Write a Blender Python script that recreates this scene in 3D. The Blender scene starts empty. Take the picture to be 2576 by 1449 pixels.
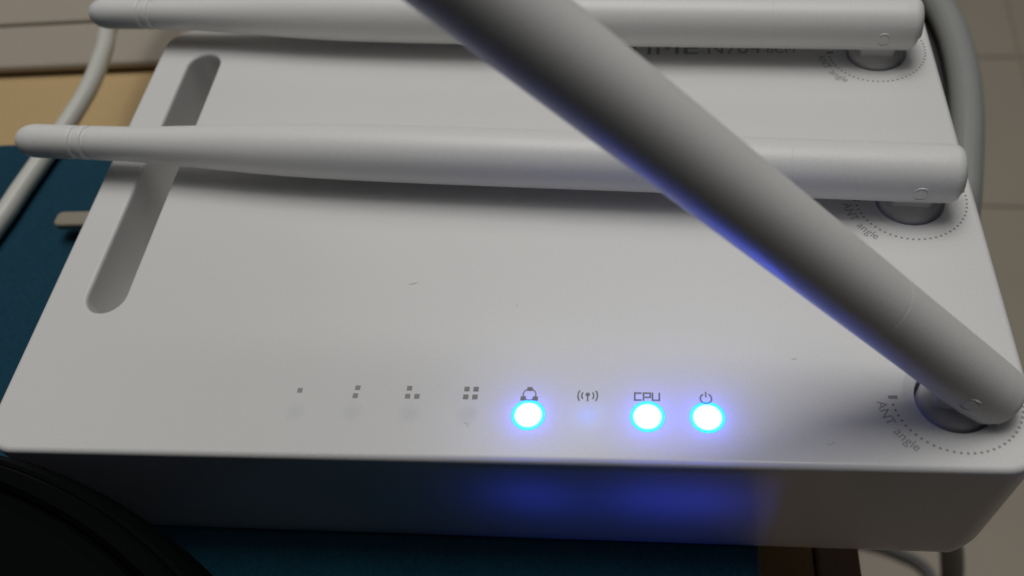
import bpy, bmesh, math, random
from mathutils import Vector, Matrix
random.seed(7)
K = 0.001                      # everything below is measured in millimetres; K turns it into metres
scene = bpy.context.scene
COL = scene.collection

# ------------------------------------------------------------------ camera
cam = bpy.data.cameras.new('camera')
cam.sensor_fit = 'HORIZONTAL'; cam.sensor_width = 36.0
cam.lens = 36.0 * 2293.54 / 2576.0
cam.clip_start = 0.005; cam.clip_end = 50
camo = bpy.data.objects.new('camera', cam); COL.objects.link(camo)
camo.matrix_world = Matrix(((0.98877515, 0.00697834, 0.14924814, 0.02797101),
                            (0.08224286, 0.80853904, -0.58266691, -0.11441710),
                            (-0.124739, 0.58840116, 0.79888939, 0.12698025),
                            (0, 0, 0, 1)))
cam.dof.use_dof = True; cam.dof.focus_distance = 0.152; cam.dof.aperture_fstop = 19.0
scene.camera = camo

# ------------------------------------------------------------------ world and the ceiling lamp
world = bpy.data.worlds.new('World'); scene.world = world; world.use_nodes = True
bg = world.node_tree.nodes['Background']
bg.inputs[0].default_value = (0.62, 0.70, 1.0, 1); bg.inputs[1].default_value = 0.011
la = bpy.data.lights.new('ceiling_lamp', 'AREA'); la.shape = 'RECTANGLE'
la.size = 0.62; la.size_y = 0.85; la.energy = 10.0; la.color = (1.0, 0.99, 0.965)
lo = bpy.data.objects.new('ceiling_lamp', la); COL.objects.link(lo)
lo.location = (-0.02, 0.46, 1.60)
lo.rotation_euler = (Vector((0, 0, 0)) - lo.location).to_track_quat('-Z', 'Y').to_euler()
lb = bpy.data.lights.new('overhead_fill', 'AREA'); lb.shape = 'RECTANGLE'      # broad fill added overhead to lighten the shadows
lb.size = 1.8; lb.size_y = 2.2; lb.energy = 12.0; lb.color = (1.0, 0.99, 0.975)
lbo = bpy.data.objects.new('overhead_fill', lb); COL.objects.link(lbo)
lbo.location = (-0.1, 0.75, 2.0)
scene.view_settings.view_transform = 'Standard'; scene.view_settings.look = 'None'
scene.view_settings.exposure = 0.0; scene.view_settings.gamma = 1.0
scene.cycles.use_denoising = True
scene.cycles.max_bounces = 10; scene.cycles.diffuse_bounces = 6; scene.cycles.transmission_bounces = 8
scene.cycles.sample_clamp_indirect = 4.0

# ------------------------------------------------------------------ helpers
def link(o, parent=None):
    COL.objects.link(o)
    if parent is not None: o.parent = parent
    return o
def mesh_obj(name, bm, mat, parent=None, smooth=True, loc=None):
    bmesh.ops.recalc_face_normals(bm, faces=bm.faces[:])
    me = bpy.data.meshes.new(name)
    for f in bm.faces: f.smooth = smooth if f.tag is False else False
    bmesh.ops.scale(bm, vec=(K, K, K), verts=bm.verts[:])
    bm.to_mesh(me); bm.free()
    if mat: me.materials.append(mat)
    o = bpy.data.objects.new(name, me)
    if loc: o.location = Vector(loc) * K
    return link(o, parent)
def empty(name, loc=(0, 0, 0)):
    o = bpy.data.objects.new(name, None); o.location = Vector(loc) * K
    o.empty_display_size = .02
    return link(o)
def tag(o, label, cat, group=None, kind=None):
    o['label'] = label; o['category'] = cat
    if group: o['group'] = group
    if kind: o['kind'] = kind
    return o
def ring(bm, pts): return [bm.verts.new(p) for p in pts]
def bridge(bm, a, b):
    n = len(a)
    for i in range(n): bm.faces.new((a[i], a[(i + 1) % n], b[(i + 1) % n], b[i]))
def rbox(bm, x0, x1, y0, y1, z0, z1, r=1.0, rc=None, seg=4):
    """box with rounded vertical corners (rc) and a fillet (r) on top and bottom edges"""
    rc = rc or r
    def loop(ins, z):
        c = max(rc - ins, .01); out = []
        for cx, cy, a0 in ((x1 - rc, y1 - rc, 0), (x0 + rc, y1 - rc, 90), (x0 + rc, y0 + rc, 180), (x1 - rc, y0 + rc, 270)):
            for k in range(7):
                a = math.radians(a0 + 15 * k); out.append((cx + c * math.cos(a), cy + c * math.sin(a), z))
        return out
    loops = []
    for k in range(seg + 1):
        a = math.pi / 2 * k / seg; loops.append(ring(bm, loop(r * (1 - math.sin(a)), z0 + r * (1 - math.cos(a)))))
    for k in range(seg + 1):
        a = math.pi / 2 * k / seg; loops.append(ring(bm, loop(r * (1 - math.cos(a)), z1 - r * (1 - math.sin(a)))))
    for a, b in zip(loops, loops[1:]): bridge(bm, a, b)
    f = bm.faces.new(loops[-1]); f.tag = True
    f = bm.faces.new(loops[0][::-1]); f.tag = True
def lathe(bm, prof, n=48, cap0=False, cap1=False, axis='z'):
    loops = []
    for r, z in prof:
        loops.append(ring(bm, [(r * math.cos(2 * math.pi * k / n), r * math.sin(2 * math.pi * k / n), z) for k in range(n)]))
    for a, b in zip(loops, loops[1:]): bridge(bm, a, b)
    if cap0: bm.faces.new(loops[0][::-1])
    if cap1: bm.faces.new(loops[-1])
    return loops
def spline(pts, n=14):
    P = [Vector(p) for p in pts]; P = [P[0] * 2 - P[1]] + P + [P[-1] * 2 - P[-2]]; out = []
    for i in range(1, len(P) - 2):
        for k in range(n):
            t = k / n; a, b, c, d = P[i - 1:i + 3]
            out.append(.5 * ((2 * b) + (c - a) * t + (2 * a - 5 * b + 4 * c - d) * t * t + (3 * b - a - 3 * c + d) * t ** 3))
    out.append(P[-2]); return out
def tube(bm, pts, r, n=16):
    loops = []; up = Vector((0.13, 0.31, 1)).normalized()
    for i, q in enumerate(pts):
        d = (pts[min(i + 1, len(pts) - 1)] - pts[max(i - 1, 0)]).normalized()
        u = (up - d * up.dot(d)).normalized(); w = d.cross(u); up = u
        rr = r(i / (len(pts) - 1)) if callable(r) else r
        loops.append(ring(bm, [q + (u * math.cos(2 * math.pi * k / n) + w * math.sin(2 * math.pi * k / n)) * rr for k in range(n)]))
    for a, b in zip(loops, loops[1:]): bridge(bm, a, b)
    bm.faces.new(loops[0][::-1]); bm.faces.new(loops[-1])
def strokes(bm, lines, w, z=.03):
    """flat printed strokes: polylines of width w lying on the plate"""
    for ln in lines:
        closed = len(ln) > 2 and ln[0] == ln[-1]
        P = [Vector((x, y, 0)) for x, y in (ln[:-1] if closed else ln)]; n = len(P); L = []; Rr = []
        for i in range(n):
            a = P[(i - 1) % n] if (closed or i > 0) else None; b = P[(i + 1) % n] if (closed or i < n - 1) else None
            d1 = (P[i] - a).normalized() if a is not None else (b - P[i]).normalized()
            d2 = (b - P[i]).normalized() if b is not None else d1
            t = (d1 + d2).normalized(); nn = Vector((-t.y, t.x, 0)); s = w / 2 / max(.35, nn.dot(Vector((-d1.y, d1.x, 0))))
            L.append(bm.verts.new(P[i] + nn * s + Vector((0, 0, z)))); Rr.append(bm.verts.new(P[i] - nn * s + Vector((0, 0, z))))
        for i in range(n if closed else n - 1):
            j = (i + 1) % n; bm.faces.new((L[i], L[j], Rr[j], Rr[i]))
def arc(cx, cy, r, a0, a1, n=16): return [(cx + r * math.cos(math.radians(a0 + (a1 - a0) * k / n)), cy + r * math.sin(math.radians(a0 + (a1 - a0) * k / n))) for k in range(n + 1)]
def rect(bm, cx, cy, w, h, z=.03): bm.faces.new([bm.verts.new((cx + sx * w / 2, cy + sy * h / 2, z)) for sx, sy in ((-1, -1), (1, -1), (1, 1), (-1, 1))])
def disc(bm, cx, cy, r, z=.03, n=16): bm.faces.new([bm.verts.new((cx + r * math.cos(2 * math.pi * k / n), cy + r * math.sin(2 * math.pi * k / n), z)) for k in range(n)])
def text_bm(s, size, offset=0.0, xs=1.0):
    """built-in font -> flat mesh with its baseline on y = 0, starting at x = 0 (mm)"""
    cu = bpy.data.curves.new('txt', 'FONT'); cu.body = s; cu.size = size; cu.fill_mode = 'FRONT'; cu.offset = offset
    o = bpy.data.objects.new('txt', cu); COL.objects.link(o)
    me = bpy.data.meshes.new_from_object(o.evaluated_get(bpy.context.evaluated_depsgraph_get()))
    bm = bmesh.new(); bm.from_mesh(me)
    bpy.data.objects.remove(o); bpy.data.curves.remove(cu); bpy.data.meshes.remove(me)
    x0 = min(v.co.x for v in bm.verts)
    for v in bm.verts: v.co.x = (v.co.x - x0) * xs
    return bm
def merge(dst, src, mtx):
    me = bpy.data.meshes.new('m'); src.transform(mtx); src.to_mesh(me); src.free(); dst.from_mesh(me); bpy.data.meshes.remove(me)

# ------------------------------------------------------------------ materials
def mat(name, color, rough=.5, spec=.5, bump=None, var=None, translucent=0.0, tcol=None, sheen=0, speck=None):
    m = bpy.data.materials.new(name); m.use_nodes = True; nt = m.node_tree; N = nt.nodes; L = nt.links
    b = N['Principled BSDF']; b.inputs['Base Color'].default_value = (*color, 1); b.inputs['Roughness'].default_value = rough
    b.inputs['Specular IOR Level'].default_value = spec
    if sheen: b.inputs['Sheen Weight'].default_value = sheen
    tc = N.new('ShaderNodeTexCoord')
    if var:                                  # (scale, amount) soft uneven colour
        nz = N.new('ShaderNodeTexNoise'); nz.inputs['Scale'].default_value = var[0]; nz.inputs['Detail'].default_value = 5
        L.new(tc.outputs['Object'], nz.inputs['Vector'])
        mx = N.new('ShaderNodeMix'); mx.data_type = 'RGBA'
        mx.inputs['A'].default_value = (*[c * (1 - var[1]) for c in color], 1); mx.inputs['B'].default_value = (*[min(1, c * (1 + var[1])) for c in color], 1)
        L.new(nz.outputs['Fac'], mx.inputs['Factor']); L.new(mx.outputs['Result'], b.inputs['Base Color'])
    if speck:                                # (scale, amount) fine mottling on top of it
        n2 = N.new('ShaderNodeTexNoise'); n2.inputs['Scale'].default_value = speck[0]; n2.inputs['Detail'].default_value = 2
        L.new(tc.outputs['Object'], n2.inputs['Vector'])
        r2 = N.new('ShaderNodeMapRange'); r2.inputs['From Min'].default_value = .3; r2.inputs['From Max'].default_value = .7
        r2.inputs['To Min'].default_value = 1 - speck[1]; r2.inputs['To Max'].default_value = 1 + speck[1]
        L.new(n2.outputs['Fac'], r2.inputs['Value'])
        vm = N.new('ShaderNodeVectorMath'); vm.operation = 'SCALE'
        L.new(mx.outputs['Result'], vm.inputs[0]); L.new(r2.outputs['Result'], vm.inputs['Scale']); L.new(vm.outputs['Vector'], b.inputs['Base Color'])
    if bump:                                 # (scale, strength, distance)
        nz = N.new('ShaderNodeTexNoise'); nz.inputs['Scale'].default_value = bump[0]; nz.inputs['Detail'].default_value = 3
        L.new(tc.outputs['Object'], nz.inputs['Vector'])
        bp = N.new('ShaderNodeBump'); bp.inputs['Strength'].default_value = bump[1]; bp.inputs['Distance'].default_value = bump[2]
        L.new(nz.outputs['Fac'], bp.inputs['Height']); L.new(bp.outputs['Normal'], b.inputs['Normal'])
    if translucent:
        t = N.new('ShaderNodeBsdfTranslucent'); t.inputs['Color'].default_value = (*(tcol or color), 1)
        ms = N.new('ShaderNodeMixShader'); ms.inputs['Fac'].default_value = translucent
        L.new(b.outputs[0], ms.inputs[1]); L.new(t.outputs[0], ms.inputs[2]); L.new(ms.outputs[0], N['Material Output'].inputs[0])
    return m
WHITE = (.79, .785, .765)
M_case = mat('white_case_plastic', WHITE, .24, .5, bump=(2600, .08, .00005), var=(18, .02), speck=(3200, .035), translucent=.06, tcol=(.9, .9, .9))
M_ant = mat('white_antenna_plastic', (.79, .785, .765), .42, .5, bump=(2300, .22, .00008), var=(25, .02), speck=(3000, .035))
M_swivel = mat('grey_white_swivel_plastic', (.78, .765, .75), .45, .4, bump=(2600, .1, .00005))
M_print = mat('grey_print', (.33, .325, .32), .55, .3, var=(900, .12))
M_light_stop = mat('light_stop_dark', (.08, .08, .09), .7)
M_stop_shelf = mat('light_stop_shelf_grey', (.34, .36, .40), .6)
M_teal = mat('teal_cloth', (.0025, .044, .076), .85, .2, bump=(1500, .5, .0002), var=(60, .18), sheen=.15, speck=(1400, .2))
M_tan = mat('tan_desk', (.55, .385, .185), .55, .4, bump=(300, .1, .0003), var=(9, .07), speck=(900, .06))
M_band = mat('desk_edge_band', (.50, .36, .26), .6, .3)
M_taupe = mat('taupe_board', (.40, .345, .28), .6, .35, bump=(700, .1, .0002), var=(14, .06), speck=(900, .05))
M_tab = mat('beige_plastic', (.30, .26, .20), .5, .4)
M_cablew = mat('white_cable_pvc', (.62, .62, .56), .38, .5, var=(60, .04))
M_cableg = mat('grey_cable_pvc', (.30, .31, .295), .5, .3, var=(50, .08))
M_cablet = mat('charcoal_cable_pvc', (.13, .13, .125), .5)
M_cable_shade = mat('cable_shade_dark', (.05, .05, .05), .5)  # near-black for the shaded side of the grey cable
M_black = mat('black_leather', (.0018, .0026, .0023), .65, .03, bump=(420, .10, .0003))
M_floor = mat('floor_tile', (.46, .405, .32), .45, .4, bump=(40, .1, .001), var=(7, .10))
M_grout = mat('floor_grout', (.43, .365, .275), .8)
M_hair = mat('dust_hair', (.38, .36, .34), .8)
M_floor.node_tree.nodes['Principled BSDF'].inputs['Coat Weight'].default_value = 0

def lens_material(name, lit):
    """frosted LED lens: lit ones give off light, cyan at the rim and overdriven in the middle; unlit ones are faintly blue"""
    m = bpy.data.materials.new(name); m.use_nodes = True; nt = m.node_tree; N = nt.nodes; L = nt.links
    b = N['Principled BSDF']; b.inputs['Roughness'].default_value = .4
    tc = N.new('ShaderNodeTexCoord'); ln = N.new('ShaderNodeVectorMath'); ln.operation = 'LENGTH'
    L.new(tc.outputs['Object'], ln.inputs[0])
    mr = N.new('ShaderNodeMapRange'); mr.inputs['From Min'].default_value = 0; mr.inputs['From Max'].default_value = .0029
    L.new(ln.outputs['Value'], mr.inputs['Value'])
    cr = N.new('ShaderNodeValToRGB'); e = cr.color_ramp.elements
    if lit:
        b.inputs['Base Color'].default_value = (.01, .20, .25, 1); b.inputs['Specular IOR Level'].default_value = .1
        e[0].position = .0; e[0].color = (.06, .10, 1.0, 1)
        e[1].position = 1.0; e[1].color = (.0, .012, .12, 1)
        for pos, c in ((.62, (.05, .10, 1.0, 1)), (.74, (.018, .07, .7, 1)), (.80, (.002, .05, .45, 1)), (.88, (.0, .034, .30, 1))):
            x = e.new(pos); x.color = c
        L.new(mr.outputs['Result'], cr.inputs['Fac']); L.new(cr.outputs['Color'], b.inputs['Emission Color'])
        b.inputs['Emission Strength'].default_value = 30.0
        t = N.new('ShaderNodeBsdfTransparent'); mo = N.new('ShaderNodeMapRange'); mo.interpolation_type = 'SMOOTHSTEP'
        mo.inputs['From Min'].default_value = .82; mo.inputs['From Max'].default_value = 1.0
        mo.inputs['To Min'].default_value = 1.0; mo.inputs['To Max'].default_value = 0.0
        L.new(mr.outputs['Result'], mo.inputs['Value'])
        ms = N.new('ShaderNodeMixShader'); L.new(mo.outputs['Result'], ms.inputs['Fac'])
        L.new(t.outputs[0], ms.inputs[1]); L.new(b.outputs[0], ms.inputs[2]); L.new(ms.outputs[0], N['Material Output'].inputs[0])
    else:
        k = lit if lit else 0
        e[0].position = .0; e[0].color = (.56, .61, .74, 1); e[1].position = 1.0; e[1].color = (.56, .61, .74, 1)
        L.new(mr.outputs['Result'], cr.inputs['Fac']); L.new(cr.outputs['Color'], b.inputs['Base Color'])
        t = N.new('ShaderNodeBsdfTransparent')
        mo = N.new('ShaderNodeMapRange'); mo.interpolation_type = 'SMOOTHERSTEP'
        mo.inputs['From Min'].default_value = 0.0; mo.inputs['From Max'].default_value = .95
        mo.inputs['To Min'].default_value = .09; mo.inputs['To Max'].default_value = 0.0
        L.new(mr.outputs['Result'], mo.inputs['Value'])
        ms = N.new('ShaderNodeMixShader'); L.new(mo.outputs['Result'], ms.inputs['Fac'])
        L.new(t.outputs[0], ms.inputs[1]); L.new(b.outputs[0], ms.inputs[2]); L.new(ms.outputs[0], N['Material Output'].inputs[0])
    return m
M_lens_on = lens_material('lit_led_lens', True)
M_lens_off = lens_material('unlit_led_lens', False)
M_lens_dim = lens_material('dim_led_lens', False)
M_lens_dim.node_tree.nodes['Map Range.001'].inputs['To Min'].default_value = .10
for _e in M_lens_dim.node_tree.nodes['Color Ramp'].color_ramp.elements: _e.color = (.46, .62, 1.0, 1)

# ------------------------------------------------------------------ the setting: floor of tiles
FZ = -700.0
fl = bmesh.new()
for v in ((-2500, -2500), (3500, -2500), (3500, 3500), (-2500, 3500)): fl.verts.new((v[0], v[1], FZ - 3))
fl.faces.new(fl.verts[:])
floor = mesh_obj('floor', fl, M_grout, smooth=False); floor['kind'] = 'structure'
floor['label'] = 'beige tiled floor far below the desk'; 
tb = bmesh.new(); rbox(tb, -124, 124, -124, 124, -3, 0, 1.2, 1.5, 2)
tile0 = mesh_obj('tile', tb, M_floor, floor)
frot = math.radians(-4.5)
first = True
for i in range(-4, 4):
    for j in range(-4, 3):
        gx, gy = (i + .5) * 252.0, (j + .5) * 252.0
        x = 491 + gx * math.cos(frot) - gy * math.sin(frot); y = 843 + gx * math.sin(frot) + gy * math.cos(frot)
        t = tile0 if first else link(tile0.copy(), floor)
        first = False
        t.location = Vector((x, y, FZ)) * K; t.rotation_euler = (0, 0, frot)

# ------------------------------------------------------------------ desk, board, teal box
desk = tag(empty('desk', (-265, 0, FZ)), 'tan wooden desk top under the teal box at left', 'desk')
def off(o): o.location = (o.location[0] + .265, o.location[1], o.location[2] - FZ * K); return o
b = bmesh.new(); rbox(b, -600, 60.5, -330, 420, -86, -60, 1.5); off(mesh_obj('desk_top', b, M_tan, desk))
b = bmesh.new(); rbox(b, 61, 69.6, -330, 420, -86, -60.6, 1.2); off(mesh_obj('edge_band', b, M_band, desk))
for x in (-580, 15):
    b = bmesh.new(); rbox(b, x, x + 20, -300, 400, FZ, -86.2, 1); off(mesh_obj('side_panel', b, M_band, desk))

board = tag(empty('grooved_board', (-180, 113.4, -60)), 'taupe flat board with a groove, lying on the tan desk at top left', 'board')
brot = math.radians(-.4)
board.rotation_euler = (0, 0, brot)
b = bmesh.new(); rbox(b, -230, 120, 0, 22.9, 1.0, 4.4, 1.6, 2.5); mesh_obj('front_rail', b, M_taupe, board)
b = bmesh.new(); rbox(b, -230, 120, 23.5, 190, 1.0, 4.7, 1.0, 2.0); mesh_obj('panel', b, M_taupe, board)
b = bmesh.new(); rbox(b, -220, 110, 4, 180, .05, 1.1, .3); mesh_obj('underside', b, M_band, board)

teal = tag(empty('teal_box', (-60, -100, -60)), 'teal cloth covered box under the white router', 'box')
b = bmesh.new(); rbox(b, -260, 106.5, -160, 154.0, 0.1, 20, 2.0, 6, 4); mesh_obj('box_body', b, M_teal, teal)
b = bmesh.new(); rbox(b, -261, 107, -161, 154.6, 20.2, 25.9, 2.2, 7, 5); mesh_obj('lid', b, M_teal, teal)

# ------------------------------------------------------------------ router
TOPZ = 34.0
router = tag(empty('wireless_router', (0, 0, -TOPZ)), 'white wireless router with three antennas and three lit blue lights', 'router')
def R_(o): o.location = (o.location[0], o.location[1], o.location[2] + TOPZ * K); return o
W2, D2, RC = 84.0, 54.7, 6.0
ANTS = [(73.15, 36.45), (73.15, -3.05), (73.15, -42.66)]
HOLE, DISH = 5.75, 7.5
def outline(ix, iy, z, n=10):
    out = []
    for sx, sy, a0 in ((1, 1, 0), (-1, 1, 90), (-1, -1, 180), (1, -1, 270)):
        rx = max(RC - ix, .6); ry = max(RC - iy, .6)
        cx = sx * (W2 - ix - rx); cy = sy * (D2 - iy - ry)
        for k in range(n + 1):
            a = math.radians(a0 + 90 * k / n); out.append((cx + rx * math.cos(a), cy + ry * math.sin(a), z))
    return out
bm = bmesh.new()
FR = 1.0
loops = []
for k in range(9):                       # fillet of the top edge
    a = math.pi / 2 * k / 8
    loops.append(ring(bm, outline(FR * (1 - math.sin(a)), FR * (1 - math.sin(a)), -FR * (1 - math.cos(a)))))
for z in (-8, -16, -24, -28): loops.append(ring(bm, outline(.02 * -z, .012 * -z, z)))
for k in range(1, 8):                    # rounded lower side edges, almost sharp in front
    a = math.pi / 2 * k / 8
    loops.append(ring(bm, outline(.56 + 5.2 * (1 - math.cos(a)), .33 + .5 * (1 - math.cos(a)), -28 - 5.6 * math.sin(a))))
for a, b_ in zip(loops, loops[1:]): bridge(bm, a, b_)
f = bm.faces.new(loops[-1]); f.tag = True
edges = [bm.edges.get((loops[0][i], loops[0][(i + 1) % len(loops[0])])) for i in range(len(loops[0]))]
def inner(pts):
    v = ring(bm, pts); n = len(v)
    for i in range(n): edges.append(bm.edges.new((v[i], v[(i + 1) % n])))
    return v
# long slot with rounded ends: a lip, walls and a floor
def stadium(ins, z, n=14):
    r = 4.0 - ins; out = []
    for k in range(n + 1): a = math.pi * k / n; out.append((-72 + r * math.cos(a), 41.3 + r * math.sin(a), z))
    for k in range(n + 1): a = math.pi + math.pi * k / n; out.append((-72 + r * math.cos(a), -22.8 + r * math.sin(a), z))
    return out
s0 = inner(stadium(-.45, 0))
prev = s0
for ins, z in ((-.25, -.04), (-.08, -.16), (.05, -.35), (.12, -.6), (.15, -.9), (.2, -8), (.3, -25.2), (.5, -25.8), (1.0, -26.0)):
    pts = [(x, y, z if z > -2 else z * (.60 + .40 * (y + 27) / 72)) for x, y, z in stadium(ins, z)]
    cur = ring(bm, pts); bridge(bm, prev, cur); prev = cur
f = bm.faces.new(prev); f.tag = True
# shallow dish and hole for each antenna foot
def circ(c, r, z, n=64): return [(c[0] + r * math.cos(2 * math.pi * k / n), c[1] + r * math.sin(2 * math.pi * k / n), z) for k in range(n)]
for c in ANTS:
    prev = inner(circ(c, DISH, 0))
    for r, z in ((DISH - .12, -.03), (DISH - .5, -.08), (HOLE + .45, -.20), (HOLE + .15, -.26), (HOLE, -.45), (HOLE, -9.0)):
        cur = ring(bm, circ(c, r, z)); bridge(bm, prev, cur); prev = cur
    f = bm.faces.new(prev); f.tag = True
res = bmesh.ops.triangle_fill(bm, use_beauty=True, use_dissolve=False, edges=edges, normal=(0, 0, 1))
for g in res['geom']:
    if isinstance(g, bmesh.types.BMFace): g.tag = True
R_(mesh_obj('case', bm, M_case, router))
# unseen ribs and shelf set inside the case to confine the status lamps' glow
b = bmesh.new(); rbox(b, 45.4, 46.6, -52.4, -36, -33, -3.3, .2); R_(mesh_obj('light_stop', b, M_light_stop, router))
b = bmesh.new(); rbox(b, -26.6, -25.4, -51.0, -36, -33, -3.3, .2); R_(mesh_obj('light_stop', b, M_light_stop, router))
b = bmesh.new(); rbox(b, -40, 64, -53.5, -52.9, -2.55, -.5, .1); R_(mesh_obj('light_stop', b, M_light_stop, router))
b = bmesh.new(); rbox(b, -40, 64, -53.9, -34, -3.1, -2.6, .1); R_(mesh_obj('light_stop_shelf', b, M_stop_shelf, router))  # unseen shelf added to keep the tip light off the front wall
b = bmesh.new(); rbox(b, -25.2, 45.2, -37.2, -36, -33, -4.5, .2); R_(mesh_obj('light_stop', b, M_light_stop, router))

# ------ status lamps
LX = [-29.7, -20.0, -10.4, -.75, 8.9, 18.2, 27.5, 36.6]
LIT = (4, 6, 7)
LY = -46.6
BLUE = (.06, .10, 1.0)
for i, x in enumerate(LX):
    b = bmesh.new(); disc(b, 0, 0, 2.9 if i in LIT else 2.75, .0, 48)
    ln = R_(mesh_obj('led_lens', b, M_lens_on if i in LIT else (M_lens_dim if i == 5 else M_lens_off), router, smooth=False, loc=(x, LY, .02)))
    if i in LIT:
        ln['label'] = 'glowing blue white status light'
        p = bpy.data.lights.new('led_tip', 'POINT'); p.color = BLUE; p.energy = .0108; p.shadow_soft_size = .0006
        po = bpy.data.objects.new('led_tip', p); link(po, ln); po.location = (0, 0, -1.5 * K)
        # the side of the same lamp, shining forward into the front wall
        p = bpy.data.lights.new('led_side', 'SPOT'); p.color = (.04, .07, 1.0); p.energy = .0098; p.shadow_soft_size = .0026
        p.spot_size = math.radians(160); p.spot_blend = 1.0
        po = bpy.data.objects.new('led_side', p); link(po, ln); po.location = (0, 2.5 * K, -12.5 * K)
        po.rotation_euler = (math.radians(80), 0, math.radians(180))

    elif i == 5:                             # faint blink of the wireless lamp
        p = bpy.data.lights.new('led_tip', 'POINT'); p.color = (.16, .30, 1.0); p.energy = .0010; p.shadow_soft_size = .0006
        po = bpy.data.objects.new('led_tip', p); link(po, ln); po.location = (0, 0, -1.9 * K)
# ------ printed marks
def print_part(name, bm, label=None):
    o = R_(mesh_obj(name, bm, M_print, router, smooth=False))
    if label: o['label'] = label
    return o
sq = .88
for name, pts in (('port_mark', [(-29.75, -42.6)]), ('port_mark', [(-19.85, -42.0), (-20.0, -43.5)]),
                  ('port_mark', [(-11.05, -42.0), (-11.15, -43.5), (-9.6, -43.5)]),
                  ('port_mark', [(-1.45, -42.05), (0.05, -42.05), (-1.5, -43.5), (0.0, -43.5)])):
    b = bmesh.new()
    for q in pts: rect(b, *q, sq, sq)
    print_part(name, b, 'printed port mark of %d small grey square%s' % (len(pts), '' if len(pts) == 1 else 's'))
b = bmesh.new()                                           # network: three nodes on a circle
cx, cy, r = 8.85, -42.95, 1.02
strokes(b, [arc(cx, cy, r, 110, 205, 10), arc(cx, cy, r, -25, 70, 10), arc(cx, cy, r, 235, 305, 8)], .20)
rect(b, cx, cy + 1.02, .85, .72, .035); rect(b, cx - .98, cy - .72, .86, .78, .035); rect(b, cx + .98, cy - .72, .86, .78, .035)
print_part('network_icon', b)
b = bmesh.new(); cx, cy = 18.15, -43.05                    # wireless: mast with waves
disc(b, cx, cy + .22, .36, .035, 20); rect(b, cx, cy - .45, .22, 1.1, .03)
for s, rr, h in ((1, .95, 38), (1, 1.55, 36)):
    strokes(b, [arc(cx, cy, rr, -h, h, 8), arc(cx, cy, rr, 180 - h, 180 + h, 8)], .25)
print_part('wireless_icon', b)
b = bmesh.new(); x0, y0, h, w = 25.55, -43.72, 1.25, 1.05   # CPU
strokes(b, [[(x0 + w, y0 + h), (x0, y0 + h), (x0, y0), (x0 + w, y0)],
            [(x0 + 1.35, y0 - .12), (x0 + 1.35, y0 + h), (x0 + 1.35 + w, y0 + h), (x0 + 1.35 + w, y0 + .5), (x0 + 1.5, y0 + .5)],
            [(x0 + 2.75, y0 + h + .1), (x0 + 2.75, y0), (x0 + 2.75 + w, y0), (x0 + 2.75 + w, y0 + h + .1)]], .26)
print_part('printed_text', b, 'grey printed letters CPU')
b = bmesh.new(); cx, cy = 36.5, -43.35                      # power
strokes(b, [arc(cx, cy, .86, 118, 422, 30)], .24); rect(b, cx, cy + .72, .24, 1.0, .035)
print_part('power_icon', b)
for n, c in enumerate(ANTS):                                # dotted angle scale with its words
    b = bmesh.new()
    for k in range(45):
        a = math.radians(188.6 + 5.8 * k); disc(b, c[0] + 9.2 * math.cos(a), c[1] + 9.2 * math.sin(a), .215, .03, 10)
    rect(b, c[0] - 8.95, c[1] - .08, 1.34, .58)
    print_part('angle_scale', b)
    b = bmesh.new(); ang = 184.0; rb = 11.45
    for ch in 'ANT angle':
        if ch == ' ': ang += 4.5; continue
        t = text_bm(ch, 2.05); w = max(v.co.x for v in t.verts); half = math.degrees(w / 2 / 10.9)
        ang += half; a = math.radians(ang)
        mtx = (Matrix.Translation((c[0] + rb * math.cos(a), c[1] + rb * math.sin(a), .03)) @ Matrix.Rotation(a + math.pi / 2, 4, 'Z') @ Matrix.Translation((-w / 2, 0, 0)))
        merge(b, t, mtx); ang += half + .85
    print_part('printed_text', b, 'small curved grey words ANT angle')
b = bmesh.new()
TL = Matrix.Translation((38, 37.75, 0)) @ Matrix.Rotation(math.radians(-2.6), 4, 'Z') @ Matrix.Translation((-38, -38, 0))
t = text_bm('ipTIME', 5.6, .0, 1.30); w = max(v.co.x for v in t.verts)
merge(b, t, TL @ Matrix.Translation((38.2 - w, 38.0, .03)))
t = text_bm('N704', 5.0, 0, .95); w4 = max(v.co.x for v in t.verts)
merge(b, t, TL @ Matrix.Translation((40.2, 38.0, .03)) @ Matrix.Scale(10.6 / w4, 4, (1, 0, 0)))
t = text_bm('BCM', 3.0); w3 = max(v.co.x for v in t.verts)
merge(b, t, TL @ Matrix.Translation((52.0, 38.05, .03)) @ Matrix.Scale(5.5 / w3, 4, (1, 0, 0)))
print_part('printed_text', b, 'dark printed maker and model lettering under the rear antenna')

# ------ antennas: local x runs from the hinge to the tip
def end_prof(s0):
    return [(4.93 - 1.9 + 1.9 * math.sin(math.pi / 2 * k / 8), s0 + 1.9 * (1 - math.cos(math.pi / 2 * k / 8))) for k in range(9)]
PROF = [(5.0, -3.5), (5.0, -2), (5.02, 0), (5.04, 4), (5.06, 12), (5.1, 20.85), (5.072, 21.0), (5.1, 21.15), (5.16, 30), (5.26, 50), (5.36, 70), (5.40, 85), (5.38, 98), (5.27, 108), (5.08, 116),
         (4.80, 123), (4.45, 129), (4.10, 135), (3.80, 141), (3.60, 146), (3.50, 150), (3.46, 154), (3.45, 157.2), (3.36, 157.5), (3.02, 157.8), (3.02, 158.15), (3.36, 158.45),
         (3.45, 158.7), (3.45, 159.8), (3.36, 160.05), (3.02, 160.35), (3.02, 160.7), (3.36, 161.0), (3.45, 161.3), (3.46, 166), (3.46, 170)]
for k in range(1, 10):
    a = math.pi / 2 * k / 9; PROF.append((max(3.46 - 2.7 * (1 - math.cos(a)), 0), 170 + 4.6 * math.sin(a)))
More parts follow.
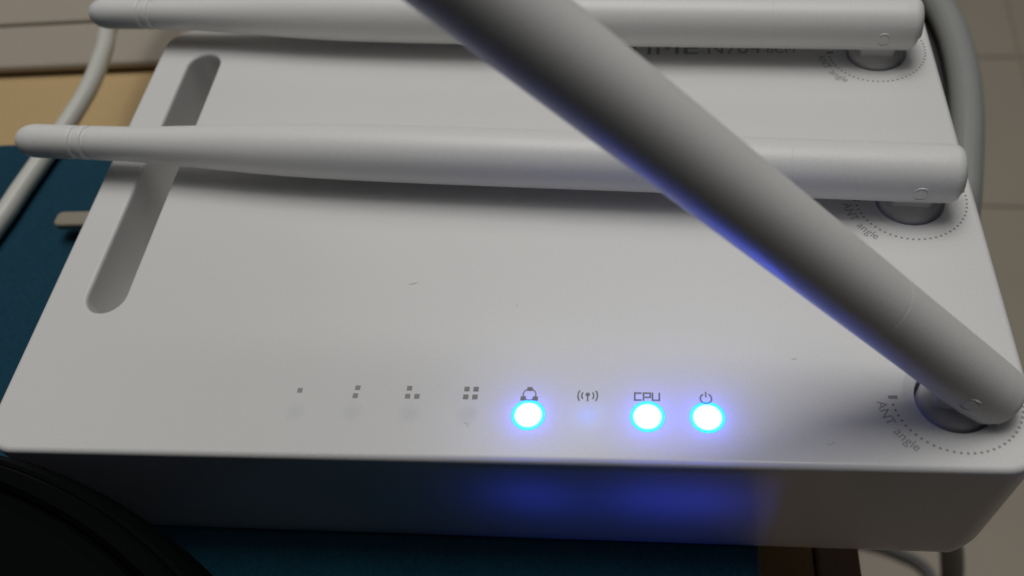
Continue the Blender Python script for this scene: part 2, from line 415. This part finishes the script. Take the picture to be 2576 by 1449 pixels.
def antenna_mesh(s0):
    bm = bmesh.new(); n = 144; loops = []
    for r, s in end_prof(s0) + PROF:
        L = []
        for k in range(n):
            a = 2 * math.pi * k / n; x, y, z = s, r * math.cos(a), r * math.sin(a)
            if x < 0 and z < 0:
                q = math.hypot(x, z)
                if q > 6.25: x *= 6.25 / q; z *= 6.25 / q
            L.append((x, y, z))
        loops.append(ring(bm, L))
    for a, b in zip(loops, loops[1:]): bridge(bm, a, b)
    bm.faces.new(loops[0][::-1]); bm.faces.new(loops[-1])
    return bm
SPEC = [(0, 5.70, 0.0, 'white antenna folded flat along the rear edge'),
        (1, 4.91, 0.1, 'white antenna folded flat across the middle of the router'),
        (2, 7.85, 44.8, 'white antenna raised at a slant above the front corner')]
HZ = 6.6
for i, az, el, lab in SPEC:
    c = ANTS[i]
    a = R_(mesh_obj('antenna', antenna_mesh(-7.9 if i == 2 else -6.9), M_ant, router, loc=(c[0], c[1], HZ)))
    a['label'] = lab
    d = Vector((-math.cos(math.radians(az)) * math.cos(math.radians(el)), math.sin(math.radians(az)) * math.cos(math.radians(el)), math.sin(math.radians(el))))
    side = Vector((0, 0, 1)).cross(d).normalized(); upv = d.cross(side)
    rot = Matrix((d, side, upv)).transposed()
    a.rotation_euler = rot.to_euler()
    # hinge pin, seen on the camera side (local +y looks to the front)
    pin = bmesh.new(); lathe(pin, [(1.45, -.3), (1.45, .02), (1.30, .05), (1.28, -.10), (1.05, -.10), (1.0, .10), (.85, .16), (.01, .18)], 28)
    po = mesh_obj('hinge_pin', pin, M_ant, a, loc=(0, 4.98, 0))
    po.rotation_euler = (-math.pi / 2, 0, 0)
    # swivel foot in its hole: dome with a tongue that rises into the antenna
    sw = bmesh.new()
    lathe(sw, [(5.18, -8.6), (5.18, -.9), (5.1, -.45), (4.9, -.08), (4.45, .30), (3.6, .65), (2.0, .92), (.01, 1.0)], 56)
    rbox(sw, -3.4, 3.2, -2.6, 2.6, .05, 6.0, .5, .8, 3)
    so = mesh_obj('swivel', sw, M_swivel, a)
    so.matrix_parent_inverse = Matrix()
    inv = rot.to_4x4().inverted()
    so.matrix_local = inv @ Matrix.Translation((0, 0, -HZ * K)) @ Matrix.Rotation(math.radians(-az), 4, 'Z')

# ------------------------------------------------------------------ cables, tab, black padded thing, dust
b = bmesh.new(); tube(b, spline([(-118, 186, -24), (-130, 140, -29), (-132.8, 104, -31.0), (-130.4, 89, -31.2), (-128.9, 75, -31.2), (-129.3, 62.8, -31.2), (-131.2, 48, -31.2), (-133.2, 34, -31.2), (-134.8, 21.8, -31.2), (-141, -8, -31.2), (-154, -36, -31.2)]), 2.55, 20)
tag(mesh_obj('network_cable', b, M_cablew), 'white round cable curving down past the router at left', 'cable')
b = bmesh.new(); tube(b, spline([(112, 236, -92), (124, 200, -90), (129.0, 169, -90), (130.7, 157.8, -90), (131.3, 145, -90), (130.3, 127, -90), (127.8, 108.6, -90.5), (124.8, 92, -93), (122.5, 79, -97), (120.5, 66, -108), (120, 55, -130), (126, 45, -180), (141, 40, -230), (162, 40, -300), (175, 20, -380), (185, -40, -520)]), 5.0, 20)
tag(mesh_obj('power_cable', b, M_cableg), 'thick grey cable hanging behind the router at right', 'cable')
b = bmesh.new(); tube(b, spline([(150, 190, -694), (190, 203, -694), (224, 199.5, -694), (246, 191.4, -694), (258, 184.7, -694), (264.9, 176, -694), (266, 164, -694), (260, 148.8, -694), (235, 110, -694), (190, 60, -694)]), 4.5, 14)
tag(mesh_obj('thin_cable', b, M_cablet), 'dark cable curling on the tiled floor at lower right', 'cable')
b = bmesh.new(); tube(b, spline([(112, 225, -104), (123.5, 200, -102), (125.6, 183, -101), (127.0, 166.4, -101), (127.9, 149, -101), (127.4, 132.6, -101), (126.2, 113.6, -101), (123.6, 96, -103), (119, 78, -112), (112, 60, -140), (104, 40, -200), (96, 20, -300), (96, 0, -420)]), 4.6, 18)
tag(mesh_obj('cable_shade', b, M_cable_shade), 'dark tube standing in for the shaded left side of the thick grey cable', 'cable')  # added dark tube, shade along the grey cable's left side
tab = bmesh.new(); rbox(tab, -117, -86, 19.0, 23.6, -30.6, -28.4, .7, 1.6, 3); rbox(tab, -98, -86, 19.2, 23.4, -34.0, -30.5, .4, .8, 2)
tag(mesh_obj('plastic_tab', tab, M_tab), 'small beige plastic tab on the teal box beside the router', 'tab')

pad = tag(empty('padded_cushion', (-100.5, -158.3, -34)), 'black padded round cushion with a stitched rim at lower left', 'cushion')
b = bmesh.new(); lathe(b, [(.01, 46), (40, 45.4), (75, 43.0), (90, 41.2), (96.5, 39.9), (98.3, 39.0), (98.9, 37.6), (98.95, 36.8)], 160); mesh_obj('top_panel', b, M_black, pad)
b = bmesh.new(); lathe(b, [(98.9, 36.4), (99.2, 38.0), (100.0, 38.9), (101.2, 38.9), (102.2, 38.2), (102.6, 37.5), (102.75, 37.0)], 160); mesh_obj('rim_band', b, M_black, pad)
b = bmesh.new(); lathe(b, [(102.65, 36.6), (102.9, 37.1), (103.6, 36.7), (104.8, 34.8), (105.7, 31.5), (105.9, 28.0), (105.5, 20), (104.5, 10), (102.5, 3), (99, .2), (.01, .1)], 160); mesh_obj('side_panel', b, M_black, pad)

hairs = [((-13.6, -20.6), 15, 1.5, .5, 'tiny dust hair near the middle of the plate'), ((5.4, -25.5), 80, .7, .2, 'tiny dust fleck right of the plate centre'),
         ((-.9, -48.6), 130, 1.1, .9, 'tiny curled dust hair below the four square mark'), ((50.4, -36.0), 10, .8, .3, 'tiny dust hair below the raised antenna'),
         ((54.3, -50.6), 20, 1.3, .6, 'tiny curved dust hair near the front edge at right')]
for (x, y), an, ln, cv, lab in hairs:
    b = bmesh.new(); a = math.radians(an); P = []
    for k in range(7):
        t = (k / 6 - .5); u = t * ln; v = cv * (t * t * 4 - 1) * .35
        P.append(Vector((x + u * math.cos(a) - v * math.sin(a), y + u * math.sin(a) + v * math.cos(a), .06)))
    tube(b, P, .028, 6); tag(mesh_obj('dust_hair', b, M_hair), lab, 'dust', 'dust hairs on the router')
